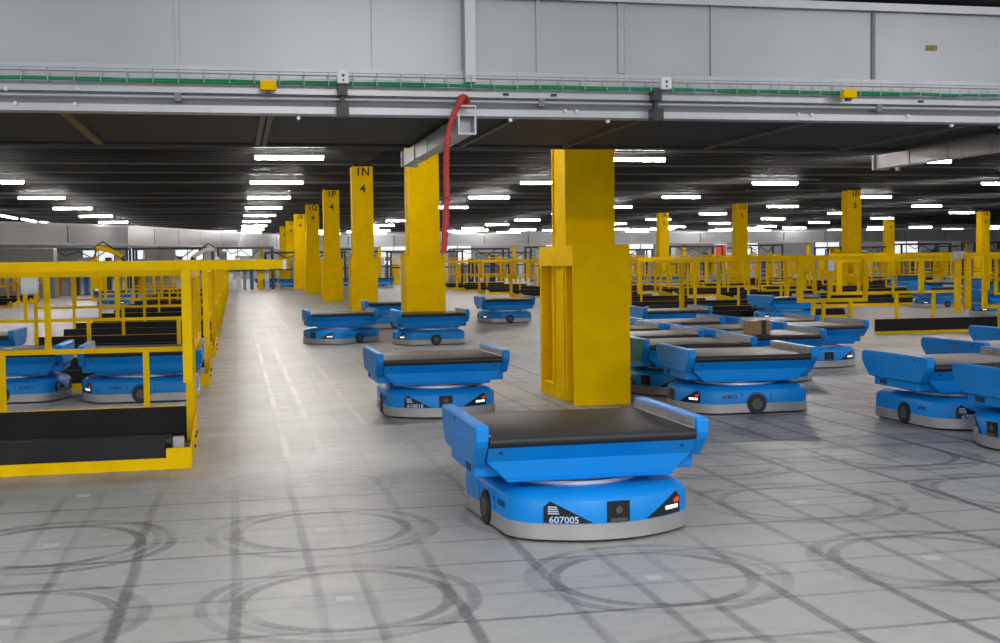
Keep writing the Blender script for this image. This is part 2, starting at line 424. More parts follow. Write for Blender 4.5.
robot(6.78, 9.80, D(-90), D(2), 'blue sorting robot behind the pair at the right edge, mostly its left tray wall showing', None, '616071')
robot(8.22, 11.25, D(-90), D(2), 'blue sorting robot farthest back of those at the right edge of the frame', None, '616071')
robot(6.70, 13.58, D(0), D(3), 'blue sorting robot at right end of queue, nose and red lamp facing camera', None, '616071')
robot(4.28, 11.30, D(-60), D(-1), 'blue sorting robot in the queue directly behind the one numbered 618512', Q, '616071')
robot(4.27, 12.62, D(0), D(-1), 'blue sorting robot third back in the queue beside the near yellow column', Q, '616071')
robot(4.28, 13.88, D(0), D(-1), 'blue sorting robot fourth back in the queue beside the near yellow column', Q, '616071')
robot(5.46, 12.20, D(0), D(-2), 'blue sorting robot in the queue carrying the small brown parcel', Q, '616071')
robot(5.46, 13.50, D(0), D(-2), 'blue sorting robot in the queue directly behind the parcel carrier', Q, '616071')
robot(5.52, 15.05, D(0), D(-2), 'blue sorting robot second behind the parcel carrier in the queue', Q, '616071')
robot(6.72, 14.85, D(0), D(0), 'blue sorting robot behind the queue robot whose nose and red lamp face camera', Q, '616071')
robot(6.68, 18.35, D(-90), D(0), 'blue sorting robot on its own at the very back of the queue, below the railings', Q, '616071')
robot(10.72, 22.75, D(-90), D(8), 'blue sorting robot under the railings behind the queue, left tray wall lit', None, '616071')
A = 'robots driving along the open aisle'
robot(1.63, 19.90, D(-52), D(2), 'blue sorting robot turned at an angle, leftmost of the mid-distance aisle robots', A, '616071')
robot(2.97, 19.08, D(-86), D(0), 'blue sorting robot side on in front of the yellow column with the grey trunking', A, '616071')
robot(3.00, 24.05, D(-90), D(0), 'blue sorting robot half hidden just behind the two mid-distance aisle robots', A, '616071')
robot(5.52, 25.15, D(-88), D(0), 'blue sorting robot side on in the open floor left of the nearest yellow column', A, '616071')
for k, (x, y, l) in enumerate(((1.55, 64.3, 'tiny blue sorting robot at the far end of the aisle, leftmost of the distant ones'),
                               (2.65, 61.6, 'tiny blue sorting robot far away, just left of the farthest yellow columns'),
                               (3.95, 62.2, 'tiny blue sorting robot far away, seen between the fifth and sixth yellow columns'),
                               (5.35, 61.6, 'tiny blue sorting robot far away between the two columns lettered 1P and 1N'),
                               (7.1, 60.6, 'tiny blue sorting robot far away, right of the yellow column lettered 1N'))):
    robot(x, y, D(0), D(0), l, 'distant robots at the end of the aisle', '616071')
robot(-.89, 12.36, D(-90), D(0), 'blue sorting robot behind the left yellow railing, nearer the aisle', None, '616071')
robot(-2.19, 12.66, D(90), D(0), 'blue sorting robot behind the left yellow railing, cut by the left edge of the frame', None, '616071')
robot(-3.12, 15.65, D(90), D(0), 'blue sorting robot at the left edge, farther back beyond the first railing', None, '616071')
robot(-3.75, 40.0, D(0), D(0), 'small blue sorting robot seen far away through the left railings', None, '616071')
RR = 'distant robots among the right railings'
for x, y, b, t, l in ((17.15, 27.6, -90, 4, 'blue sorting robot behind the right railings, side on under the long top rail'),
                      (16.0, 23.45, -90, 4, 'blue sorting robot at the right edge behind the railing posts, lamp showing'),
                      (17.5, 23.45, 0, 4, 'blue sorting robot at the right edge directly beside the railing post robot'),
                      (26.2, 44.6, -90, 0, 'small blue sorting robot far behind the right railings, beside the 1S column'),
                      (22.3, 32.9, 0, 0, 'small blue sorting robot far back at the right edge behind two rails'),
                      (24.0, 36.9, 0, 0, 'tiny blue sorting robot farthest back at the right edge'),
                      (20.9, 55.0, 0, 0, 'tiny blue sorting robot far behind rails, left of the distant 1Q column'),
                      (22.6, 54.5, 0, 0, 'tiny blue sorting robot far behind rails, below the distant red panel'),
                      (18.2, 53.5, 0, 0, 'tiny blue sorting robot far behind rails, right beside the nearest column guard'),
                      (19.6, 54.0, 0, 0, 'tiny blue sorting robot far behind rails, second from the nearest column guard'),
                      (20.2, 32.7, 0, 0, 'small blue sorting robot far back between the rails left of the right edge')):
    robot(x, y, D(b), D(t), l, RR, '616071')

# parcel on the tray
pc = empty('parcel', (5.35, 11.99, .4905), D(12), 'small brown cardboard parcel with black tape on a robot tray in the queue', 'parcel')
obj('carton', box(-.115, .115, -.08, .08, 0, .145, .004), 'card', pc)
bm = box(.0, .06, -.083, .083, 0, .149); obj('tape', bm, 'tape', pc)
obj('flap', box(-.10, -.01, -.06, .06, .1452, .147), 'sticker', pc)

# ------------------------------------------------------------------ yellow columns
def ctext(lines, parent, x, y, z0, size):
    for k, s in enumerate(lines):
        bm = text_verts(s, size, .002)
        for v in bm.verts: a, b_, c = v.co; v.co = (a, -c, b_)
        obj('lettering', bm, 'label', parent, loc=(x, y-.004, z0 - k*.42))
def column(X, Y, w, d, gw, gd, label, lines=None, near=False, face=True):
    r = empty('column', (X, Y, 0), 0, label, 'column', 'yellow building columns')
    bm = NB()
    # wide-flange steel: two flanges and web
    t = .03
    bx(bm, -w/2, w/2, 0, t, .01, 3.665); bx(bm, -w/2, w/2, d-t, d, .01, 3.665); bx(bm, -w/2+.015, w/2-.015, t, d-t, .01, 3.66)
    obj('shaft', bm, 'yellow', r)
    if near:   # guard box with open slots in its left side
        g0, g1, f0, f1, h = -gw/2+.02, gw/2+.02, -.28, gd-.28, 1.425
        bm = NB()
        bx(bm, g0, g1, f0, f0+.012, 0, h); bx(bm, g1-.012, g1-.001, f0+.012, f1-.012, 0, h-.001); bx(bm, g0+.001, g1-.001, f1-.012, f1, 0, h-.002); bx(bm, g0+.005, g1-.012, f0+.012, f1-.012, h-.014, h-.003)
        obj('guard_plate', bm, 'yellow', r)
        bm = NB(); bx(bm, g0-.004, g0+.012, f0+.001, f1-.001, 1.24, h-.0015); obj('guard_band', bm, 'yellow', r)
        bm = NB()
        bx(bm, g0+.10, g0+.112, f0+.013, f1-.013, .001, 1.24); obj('guard_core', bm, 'yellow', r)
        for q in (f0+.0125, f0+.012+.34, f0+.012+.70, f1-.042):
            obj('guard_rib', box(g0+.002, g0+.0995, q, q+.028, .001 if q in (f0+.0125, f1-.042) else .12, 1.239), 'yellow', r)
        obj('guard_foot', box(g0+.01, g0+.099, f0+.353, f1-.043, 0.001, .119), 'yellow', r)
    else:
        g0, g1, f0, f1, h = -gw/2, gw/2, -.10, gd-.10, 1.40
        bm = NB(); bx(bm, g0, g1, f0, f0+.012, 0, h); bx(bm, g0+.001, g0+.012, f0+.012, f1-.012, 0, h-.001); bx(bm, g1-.012, g1-.001, f0+.012, f1-.012, 0, h-.001); bx(bm, g0, g1, f1-.012, f1, 0, h)
        obj('guard_plate', bm, 'yellow', r)
        bm = NB(); bx(bm, g0-.006, g1+.006, f0-.008, f0+.0, h-.10, h); bx(bm, g0-.008, g0, f0, f1, h-.10, h); obj('guard_band', bm, 'yellow', r)
    if not near: obj('capital', box(-w/2+.04, w/2-.04, .04, d-.04, 3.665, 3.82), 'ceil', r)
    if lines: ctext(lines, r, 0.01, 0, 3.53, .28)
    return r
column(3.155, 10.70, .465, .48, .52, 1.22, 'yellow steel column nearest the camera, with slotted guard box round its foot', near=True)
c4 = [('second', None, 'yellow steel column behind the hanging grey trunking and red hose'), ('third', ('1N', '4'), 'yellow steel column lettered 1N 4 left of the trunking column'),
      ('fourth', ('1P', '4'), 'yellow steel column lettered 1P 4, left of the 1N 4 column'), ('fifth', ('1Q', '4'), 'yellow steel column lettered 1Q 4 beyond the 1P 4 column'),
      ('sixth', ('1R', '4'), 'yellow steel column lettered 1R 4 far down the aisle row'), ('seventh', ('1S', '4'), 'yellow steel column second from far end of the aisle row, beyond column 1R 4'),
      ('eighth', ('1T', '4'), 'yellow steel column at the far end of the aisle row, leftmost of all columns')]
for k, (o_, t_, l_) in enumerate(c4):
    column(3.134, 10.434+10.061*(k+1), .52, .50, .66, .74, l_, t_)
for (i, j, t_, l_) in ((1, 3, ('1P', '5'), 'yellow steel column lettered 1P 5 at the right behind the railings'), (1, 4, ('1Q', '5'), 'yellow steel column lettered 1Q 5 beyond the railings right of the nearest column'),
                       (1, 5, ('1R', '5'), 'yellow steel column lettered 1R 5 just right of the nearest column'), (2, 5, ('1R', '6'), 'yellow steel column at the right edge of the frame'),
                       (2, 6, ('1S', '6'), 'yellow steel column between the 1P 5 column and the one at the right edge'), (1, 6, ('1S', '5'), 'distant yellow steel column directly behind the nearest column guard')):
    if (i, j) == (1, 6): continue
    column(3.134+18.788*i, 10.434+10.061*j, .52, .50, .66, .74, l_, t_)

# ------------------------------------------------------------------ overhead conveyor bridge
br = empty('overhead_conveyor', (2, 8.1, 2.25), 0, 'grey galvanised overhead conveyor bridge crossing the whole top of the picture', 'conveyor')
def bp(name, bm, m, sm=False):
    bmesh.ops.translate(bm, verts=bm.verts[:], vec=(-2, -8.1, -2.25)); return obj(name, bm, m, br, sm)
XL, XR = -9.0, 16.0
seams = [-7.2, -5.0, -2.6, -.33, .92, 2.03, 2.65, 3.28, 4.51, 5.75, 7.0, 8.3, 9.6, 11, 12.4, 14, XR]
x = XL
for s in seams:
    bp('panel', box(x+.005, s-.005, 8.10, 8.135, 2.56, 3.06, .002), 'galv'); x = s
for s in seams[:-1]:
    bp('seam_cover', box(s-.012, s+.012, 8.085, 8.101, 2.56, 3.06), 'galv' if s not in (4.51,) else 'seam')
bp('hinge_strip', bx(bx(bx(box(2.595, 2.665, 8.088, 8.10, 2.57, 3.05), 2.64, 2.655, 8.08, 8.09, 3.0, 3.02), 2.64, 2.655, 8.08, 8.09, 2.85, 2.87), 2.64, 2.655, 8.08, 8.09, 2.66, 2.68), 'galv')
bp('top_flange', bx(box(XL, XR, 8.05, 8.14, 3.06, 3.10), XL, XR, 8.05, 8.06, 3.045, 3.06), 'galv2')
bp('mounting_post', box(1.51, 1.585, 7.99, 8.085, 2.475, 3.12, .004), 'galv2')
# lower rails
bp('upper_rail', prism_x(NB(), [(8.06, 2.372), (8.03, 2.382), (8.03, 2.425), (8.06, 2.44), (8.07, 2.56), (8.10, 2.56), (8.10, 2.372)], XL, XR), 'galv2')
bp('shadow_gap', box(XL, XR, 8.075, 8.099, 2.328, 2.372), 'galv')
bm = NB(); cyl(bm, (XL, 8.02, 2.352), (XR, 8.02, 2.352), .012, 10); bp('guide_bar', bm, 'galv2', True)
bp('lower_rail', prism_x(NB(), [(8.07, 2.25), (8.04, 2.26), (8.04, 2.305), (8.06, 2.328), (8.10, 2.328), (8.10, 2.25)], XL, XR), 'galv2')
bp('underside', box(XL, XR, 8.10, 10.38, 2.285, 2.30), 'under')
bp('back_panel', box(XL, XR, 10.36, 10.39, 2.27, 3.06), 'seam')
bp('top_deck', box(XL, XR, 8.14, 10.36, 2.98, 3.02), 'seam')
bp('edge_beam', box(XL, XR, 10.28, 10.40, 2.262, 2.285), 'under')
for x, m_ in ((-6.1, 'battg'), (-3.5, 'battg'), (-1.04, 'batten'), (.20, 'battg'), (.25, 'battg'), (1.9, 'battg'), (2.80, 'batten'), (4.10, 'battg'), (5.40, 'battg'), (6.7, 'battg'), (8, 'battg')):
    w = .018 if m_ == 'battg' else .03
    if x == 2.80: w = .012
    bp('batten', box(x-w, x+w, 8.20, 10.28, 2.262, 2.285), m_)
for x, z in ((-1.3, 2.30), (-.95, 2.30), (-.93, 2.395), (-.15, 2.29), (.42, 2.23), (2.2, 2.30), (2.28, 2.30), (3.9, 2.30), (4.0, 2.3), (4.75, 2.30), (5.1, 2.235), (5.5, 2.23), (1.82, 2.235), (-1.35, 2.385), (2.5, 2.235)):
    bm = NB(); yy = 8.03 if z < 2.36 else 8.02; cyl(bm, (x, yy-.006, z), (x, yy+.02, z), .012, 10); bp('bolt', bm, 'white' if z < 2.4 else 'tape')
for x in (1.79, 4.85, 2.12): bp('bolt', box(x-.02, x+.02, 8.022, 8.034, 2.395, 2.412), 'tape')
for x in (-.33, 2.03, 4.51): bp('clamp', box(x-.02, x+.02, 7.998, 8.04, 2.325, 2.378), 'seam')

wt = empty('wire_cable_tray', (2, 8.0, 2.455), 0, 'zinc wire basket tray running along the front of the overhead conveyor', 'cable tray')
bm = NB()
for (yy, zz) in ((8.055, 2.555), (7.935, 2.555), (7.98, 2.475), (8.03, 2.475)):
    tube(bm, [(XL, yy, zz), (XR, yy, zz)], .0028, 5)
x = XL
while x < XR:
    tube(bm, [(x, 8.055, 2.555), (x, 8.05, 2.475), (x, 7.94, 2.475), (x, 7.935, 2.56)], .0032, 4); x += .155
bmesh.ops.translate(bm, verts=bm.verts[:], vec=(-2, -8.0, -2.5)); obj('basket', bm, 'wire', wt)
random.seed(5); bm = NB()
for c_ in range(2):
    tube(bm, [(XL+.2*i, 7.965+.015*c_, 2.442+.010*(c_ % 2)+random.uniform(-.004, .004)) for i in range(int((XR-XL)/.2)+1)], .0095, 6)
tag(obj('green_cable', bm, 'green', smooth=True), 'green cable bundle lying along the wire basket tray of the overhead conveyor', 'cable')
for k, (x, z) in enumerate(((.23, 2.415), (4.23, 2.43))):
    e_ = empty('yellow_switch_box', (x, 7.93, z), 0, ('small yellow box hanging below the green cable at the left' if k == 0 else 'small yellow box hanging below the green cable at the right'), 'switch box')
    obj('box', box(-.05, .05, -.03, .03, -.025, .035, .004), 'yellow', e_); obj('plug', box(-.02, .015, -.02, .02, -.045, -.025), 'tape', e_)
    obj('hook', box(-.012, .012, .025, .06, -.02, .03), 'wire', e_)
for k, (x, z) in enumerate(((.70, 2.47), (2.875, 2.47))):
    e_ = empty('sensor_bracket', (x, 7.92, z), 0, ('white sensor box on a black bracket, left half of the overhead conveyor' if k == 0 else 'white sensor box on a black bracket, right of the nearest column on the overhead conveyor'), 'sensor')
    obj('housing', box(-.036, .036, -.02, .02, -.03, .05, .005), 'white', e_)
    obj('indicator', bx(box(-.008, .008, -.023, -.018, .012, .028), -.006, .006, -.023, -.018, -.016, -.004), 'tape', e_)
    dx = 0 if k == 0 else -.05
    obj('bracket', bx(bx(box(dx-.03, dx+.03, .02, .11, -.10, -.03), dx-.035, dx+.035, .0, .11, -.235, -.155), dx-.012, dx+.012, .05, .11, -.18, -.08), 'tape', e_)
tag(obj('warning_sticker', box(4.93, 5.02, 8.0955, 8.1005, 2.78, 2.82), mat('sticker_yellow', (.35, .27, .03), .6, noise=.6, nscale=60)), 'small yellow sticker on the right panel of the overhead conveyor', 'sticker')

def channel(name, x, y0, y1, w, z0, z1, label):
    e_ = empty(name, (x, y0, z0), 0, label, 'cable trunking'); t = .004; L_ = y1-y0; h = z1-z0
    bm = NB(); bx(bm, -w/2, w/2, 0, L_, 0, t); bx(bm, -w/2, w/2, 0, L_, h-t, h); bx(bm, -w/2, -w/2+t, 0, L_, t, h-t); bx(bm, w/2-t, w/2, 0, L_, t, h-t)
    obj('trunk', bm, 'galv2', e_)
    bm = NB(); bx(bm, -w/2-.008, w/2+.008, -.006, .006, -.008, 0); hh = h+.055; bx(bm, -w/2-.008, w/2+.008, -.006, .006, hh, hh+.010); bx(bm, -w/2-.008, -w/2, -.006, .006, 0, hh); bx(bm, w/2, w/2+.008, -.006, .006, 0, hh)
    obj('end_frame', bm, 'galv2', e_)
    bm = NB(); bx(bm, -w/2+t, w/2-t, .12, .126, t, h-t); obj('end_plug', bm, 'galv', e_)
    bm = NB()
    for q in range(1, 4): bx(bm, -w/2-.006, w/2+.006, L_*q/4-.02, L_*q/4+.02, -.004, h+.004)
    obj('joint_sleeve', bm, 'galv', e_)
    bm = NB(); bx(bm, -.012, .012, L_-.35, L_-.30, -.04, 0); bx(bm, -w/2-.02, w/2+.02, L_-.03, L_-.0, -.01, h+.005); bx(bm, -.02, .02, L_*.5, L_*.5+.03, h, h+.012)
    obj('hanger', bm, 'wire', e_)
    return e_
channel('cable_trunking', 1.50, 7.90, 10.62, .105, 2.13, 2.248, 'open-ended grey metal trunking hanging in front of the second yellow column')
channel('cable_trunking', 6.00, 8.2, 10.64, .12, 2.12, 2.245, 'grey metal trunking below the overhead conveyor at the right edge')

random.seed(9)
pts = []
for (x, y, z) in ((1.49, 7.97, 2.345), (1.475, 7.90, 2.36), (1.445, 7.86, 2.32), (1.405, 7.85, 2.25), (1.37, 7.85, 2.15), (1.352, 7.85, 2.02), (1.347, 7.85, 1.88), (1.352, 7.85, 1.72), (1.34, 7.85, 1.54), (1.325, 7.85, 1.35)):
    pts.append(Vector((x, y, z)))
fine = []
for i in range(len(pts)-1):
    for k in range(10): fine.append(pts[i].lerp(pts[i+1], k/10))
fine.append(pts[-1])
bm = NB(); tube(bm, fine, [.0165+.0025*math.sin(i*1.9)+.004*min(1, i/60) for i in range(len(fine))], 10)
hs = obj('red_hose', bm, 'red', smooth=True); tag(hs, 'red coiled hose hanging from the open end of the grey trunking', 'hose')
hs2 = obj('knot', tube(NB(), [Vector((1.485, 7.94, 2.345))+Vector((.035*math.cos(a), .03*math.sin(a*1.3), .03*math.sin(a))) for a in [k*.5 for k in range(22)]], .014, 7), 'red', hs, True)

# ------------------------------------------------------------------ railed chute stations
def station(W, aisle=1, first=False, rails=True):
    """local: x from -W (far end) to 0 (aisle end), y 0 front .. 1.4 back; aisle=+1 aisle end on +x"""
    r = empty('chute_station', (0, 0, 0)); a = aisle
    def X(v): return v*a
    def B(x0, x1, y0, y1, z0, z1, bm=None, bev=0): return bx(bm or NB(), min(X(x0), X(x1)), max(X(x0), X(x1)), y0, y1, z0, z1, bev)
    obj('toe_board', B(-.155, .002, -.024, .018, .001, .13, B(-W, -.15, -.02, 0, 0, .07)) if rails else B(-W, 0, -.02, 0, 0, .045), 'yellow2', r)
    bm = NB(); loft(bm, [[(X(-.012), 0.02, 0), (X(0), 0.02, 0), (X(0), 1.46, 0), (X(-.012), 1.46, 0)], [(X(-.012), 0.02, .12), (X(0), 0.02, .12), (X(0), 1.46, .20), (X(-.012), 1.46, .20)]])
    sb = obj('side_board', bm, 'yellow2', r)
    bm = NB(); 
    for (yy, zz) in ((.75, .10), (.95, .10), (.55, .06)): cyl(bm, (X(0), yy, zz), (X(.012), yy, zz), .012, 10)
    obj('bolt', bm, 'tape', sb)
    bm = NB(); loft(bm, [[(X(x), .01, .02), (X(x), .06, .02), (X(x), .13, .195), (X(x), .10, .195)] for x in (-W, -.165)]); fp = obj('front_apron', bm, 'panelblack', r)
    for q in range(1, int(W/.62)+1): obj('bracket', B(-.165-.62*q+.235, -.165-.62*q+.27, .004, .05, .02, .06), 'tape', fp)
    bm = NB(); cyl(bm, (X(-W), .16, .15), (X(-.13), .16, .15), .05, 16); obj('roller', bm, 'roller', r, True)
    if not rails:
        for c_ in list(r.children):
            if not c_.name.startswith('toe_board'):
                for g_ in list(c_.children): bpy.data.objects.remove(g_)
                bpy.data.objects.remove(c_)
        obj('front_apron', B(-W, -.02, .03, .05, .0, .245), 'panelblack', r)
        return r
    obj('belt_deck', B(-W, -.10, .20, 1.33, .03, .05), 'panelblack', r)
    obj('chute_panel', B(-W, -.02, 1.345, 1.375, .0, .245), 'panelblack', r)
    obj('panel_trim', B(-W, -.02, 1.344, 1.376, .245, .249), 'yellow2', r)
    obj('bearing_block', B(-.12, -.05, .14, .20, .08, .18), 'galv2', r)
    if not rails: return r
    yb = 1.36; t = .021
    obj('top_rail', B(-W, .0, yb-.75-.03, yb-.75+.03, 1.262, 1.325), 'yellow2', r)
    obj('header_rail', B(-W, -.02, yb-.03, yb+.03, 1.215, 1.28), 'yellow2', r)
    obj('middle_rail', B(-W, -.04, yb-.02, yb+.02, .655, .69), 'yellow2', r)
    n = max(2, round(W/1.05))
    for k in range(n):
        x = -.78 - k*1.0
        if x < -W+.05: break
        obj('upright', B(x-.26-t, x-.26+t, yb-t, yb+t, .69, 1.215), 'yellow2', r)
        obj('upright', B(x+.42-t, x+.42+t, yb-t, yb+t, .25, .655), 'yellow2', r)
    obj('corner_post', B(-.075, -.02, yb-.10, yb-.045, .0, 1.262), 'yellow2', r)
    obj('corner_post', B(-.055, -.005, yb-.02, yb+.035, .0, 1.215), 'yellow2', r)
    obj('corner_post', B(-W, -W+.05, yb-.02, yb+.035, .0, 1.215), 'yellow2', r)
    obj('hanging_post', B(-.06, 0, .50, .56, .50, 1.262), 'yellow2', r)
    # side panel towards the aisle
    obj('side_rail', B(-.045, -.005, .56, 3.0, 1.20, 1.262), 'yellow2', r)
    obj('side_rail', B(-.045, -.005, yb, 3.0, .66, .70), 'yellow2', r)
    obj('side_post', B(-.045, -.005, 2.95, 3.0, .55, 1.262), 'yellow2', r)
    obj('side_post', B(-.045, -.005, 2.15, 2.19, .68, 1.2), 'yellow2', r)
    obj('diagonal_brace', loft(NB(), [[(X(-.05), .56, .93), (X(-.02), .56, .93), (X(-.02), .56, .97), (X(-.05), .56, .97)], [(X(-.05), yb, .68), (X(-.02), yb, .68), (X(-.02), yb, .72), (X(-.05), yb, .72)]]), 'yellow2', r)
    if first:
        obj('control_box', B(-1.20, -1.09, yb-.10, yb-.03, 1.10, 1.215), 'white', r)
    return r
st1 = station(2.75, 1, True); st1.location = (-.30, 8.0, 0)
tag(st1, 'yellow railed chute station with black belt in the lower left corner', 'railing', 'yellow railed chute stations')
# barrier arm over the aisle end
ba = empty('barrier_arm', (-.30, 8.61, 1.29), 0, 'long yellow barrier arm reaching from the left railing over the aisle', 'barrier')
obj('arm', box(.0, .62, -.028, .028, -.032, .032, .003), 'yellow2', ba); obj('end_cap', box(.62, .645, -.03, .03, -.034, .034), 'white', ba); obj('joint', box(-.002, .05, -.032, .032, -.036, .036), 'yellow', ba)
stp = station(2.62, 1); first_used = False
LY = [13.5, 17.75, 22.1, 26.5, 31.0, 35.5, 40.0, 45, 50, 55]
for k, y in enumerate(LY):
    o = stp if k == 0 else copy_tree(stp); o.location = (-.30, y-1.1 if k == 0 else y, 0)
    if k == 0: o.location.y = 13.35
    tag(o, 'yellow railed chute station, %s back along the left side of the aisle' % ORD[k+1], 'railing', 'yellow railed chute stations')
for k, y in enumerate([22, 27, 32, 37, 41, 45]):
    o = copy_tree(stp); o.location = (-6.9, y, 0); tag(o, 'yellow railed chute station of the far left row, %s from the camera' % ORD[k], 'railing', 'yellow railed chute stations')
for k, y in enumerate([33, 37, 41]):
    o = copy_tree(stp); o.location = (-12.2, y, 0); tag(o, 'distant yellow railed chute station at the left edge, %s from the camera' % ORD[k], 'railing', 'yellow railed chute stations')
# right hand side: aisle end on the left (-x)
sr = station(3.2, -1); pos = []
big = station(5.6, -1, False, False); big.location = (10.33, 18.45, 0)
tag(big, 'yellow railing over a long black belt panel, right edge behind the robots', 'railing', 'yellow railed chute stations')
rows = {9.35: ([23.6, 27.2, 31.4, 35.8, 40.3, 46.0, 51.0, 55.6], 'first line right of the queue'), 14.3: ([28.9, 33.6, 38.8, 44.0, 50.0, 56.0], 'second line right of the queue'),
        19.4: ([27.6, 34.4, 38.2, 43, 49, 56.5], 'third line right of the queue'), 24.8: ([33.8, 38.8, 46.5, 50.5, 57], 'fourth line right of the queue'), 30.5: ([41, 47.5, 54.5], 'outermost line at the right')}
i = 0
for X0, (ys, nm) in rows.items():
    for k, y in enumerate(ys):
        o = sr if i == 0 else copy_tree(sr); i += 1
        o.location = (X0, y, 0)
        tag(o, 'yellow railed chute station, %s from camera in the %s' % (ORD[k], nm), 'railing', 'yellow railed chute stations')
# loose gate frame in front of the right railing
gt = empty('gate_frame', (8.92, 18.4, 0), 0, 'bright yellow rectangular gate frame with a white tag, left end of the right railing', 'gate')
bm = NB(); bx(bm, 0, 1.23, -.03, .03, 1.24, 1.30); bx(bm, 0, 1.23, -.03, .03, .55, .61); bx(bm, 0, .085, -.03, .03, .61, 1.24); bx(bm, 1.17, 1.23, -.03, .03, .61, 1.24); bx(bm, .53, .575, -.02, .02, .61, 1.24)
obj('frame', bm, 'yellow2', gt)
for x in (.25, .43, .92): obj('leg', box(x, x+.05, -.025, .025, 0, .55), 'yellow2', gt)
obj('tag', box(.52, .62, -.055, -.030, 1.06, 1.24), 'white', gt)
# long top rail
tr = empty('top_handrail', (0, 19.86, 0), 0, 'long yellow railing behind the black belt panel, running to the right frame edge', 'railing')
obj('top_rail', box(10.35, 16.5, -.05, .05, 1.285, 1.335), 'yellow2', tr); obj('middle_rail', box(10.3, 12.86, -.02, .02, .62, .665), 'yellow2', tr)
obj('header_rail', box(10.35, 12.7, -.03, .03, 1.19, 1.245), 'yellow2', tr)
for x in (10.38, 11.98): obj('upright', box(x, x+.085, -.03, .03, .665, 1.19), 'yellow2', tr)
for x in (11.51, 12.24): obj('upright', box(x, x+.05, -.03, .03, .0, .62), 'yellow2', tr)
obj('corner_post', box(12.70, 12.80, -.04, .04, .26, 1.285), 'yellow2', tr); obj('corner_post', box(12.90, 13.0, -.04, .04, .30, 1.285), 'yellow2', tr)
obj('clamp', box(12.60, 12.82, -.07, -.05, 1.22, 1.36), 'galv2', tr)
g2 = empty('gate_frame', (12.15, 18.2, 0), 0, 'yellow rectangular gate frame at the right edge above the robots', 'gate')
bm = NB(); bx(bm, 0, 2.2, -.03, .03, 1.22, 1.28); bx(bm, 0, 2.2, -.03, .03, .40, .46); bx(bm, 0, .07, -.03, .03, .46, 1.22); bx(bm, 2.13, 2.2, -.03, .03, .46, 1.22)
obj('frame', bm, 'yellow2', g2); obj('inner_frame', bx(bx(bx(box(.22, .27, -.02, .02, .62, 1.22), .75, .8, -.02, .02, .62, 1.22), .27, .75, -.02, .02, .62, .665), 1.5, 1.55, -.02, .02, .46, 1.22), 'yellow2', g2)
for x in (.30, .46, 1.9): obj('leg', box(x, x+.055, -.025, .025, 0, .40), 'yellow2', g2)

# ------------------------------------------------------------------ ceiling lights
cl = None; WX = [('A', 1.19), ('B', 8.95), ('C', 16.23), ('D', 24.05), ('E', 31.2), ('F', 38.3), ('L', -6.24)]
names = {'A': 'above the open aisle', 'B': 'just right of the nearest column', 'C': 'second right of the nearest column', 'D': 'third right of the nearest column', 'E': 'fourth right of the nearest column', 'F': 'outermost at the right', 'L': 'above the left railings'}
RY = [26.75, 35.0, 43.1, 51.1, 59.3, 67.6, 75.8, 84.0, 92.0]
def make_light():
    r = empty('ceiling_light', (0, 0, 0))
    obj('housing', box(-.74, .74, -.06, .06, 0, .04, .006), 'fixture', r)
    bm = NB(); cyl(bm, (-.72, 0, -.016), (.72, 0, -.016), .052, 12); obj('tube', bm, 'tube', r, True)
    bm = NB(); bx(bm, -.5, -.49, -.005, .005, .04, .10); bx(bm, .49, .5, -.005, .005, .04, .10); obj('hanger', bm, 'wire', r)
    return r
lt0 = make_light(); used = False
for nm, x in WX:
    for j, y in enumerate([12.0, 18.5] + RY):  # nearest row is added out of view to brighten camera-facing surfaces beyond the bridge
        if j == 0 and nm not in ('A', 'B', 'C', 'L', 'D'): continue
        if nm == 'F' and j < 5: continue
        if nm == 'E' and j < 4: continue
        if nm == 'D' and j < 1: continue
        
        o = lt0 if not used else copy_tree(lt0); used = True
        o.location = (x, y, 3.58)
        st = {'D': 3, 'E': 4, 'F': 5}.get(nm, 2)
        tag(o, ('white tube light, %s visible from camera in the line %s' % (ORD[j-st], names[nm])) if j >= st else 'white tube light hidden above the overhead conveyor, %s, line %s' % (('added nearer', 'farther', 'third')[min(j, 2)], names[nm]), 'ceiling light', 'tube lights under the dark ceiling')
lt1 = copy_tree(lt0)
for ch in lt1.children:
    if ch.name.startswith('tube'): ch.data = ch.data.copy(); ch.data.materials[0] = M['tube_far']
used1 = False
for j, y in enumerate((88.0, 96.0)):
    for i in range(22):
        if (i*7+j*3) % 3 == 0: continue
        o = copy_tree(lt1) if used1 else lt1; used1 = True; o.location = (-8 + i*3.6 + j*.7, y, 3.56); o.scale = (1.3, 1.6, 1.5)
        tag(o, 'white tube lights packed close together above the far conveyor bridge', 'ceiling light', 'distant cluster of tube lights')
for k, (x, y) in enumerate(((-10.3, 55.6), (-10.15, 60.0), (-9.95, 64.4), (-9.75, 68.8))):
    o = copy_tree(lt1); o.location = (x, y, 3.58); o.rotation_euler.z = PI/2; o.scale = (2.6, 1.6, 1)
    tag(o, 'long tube light in the slanting line at the far left, %s from the camera' % ORD[k], 'ceiling light', 'slanting line of tube lights')

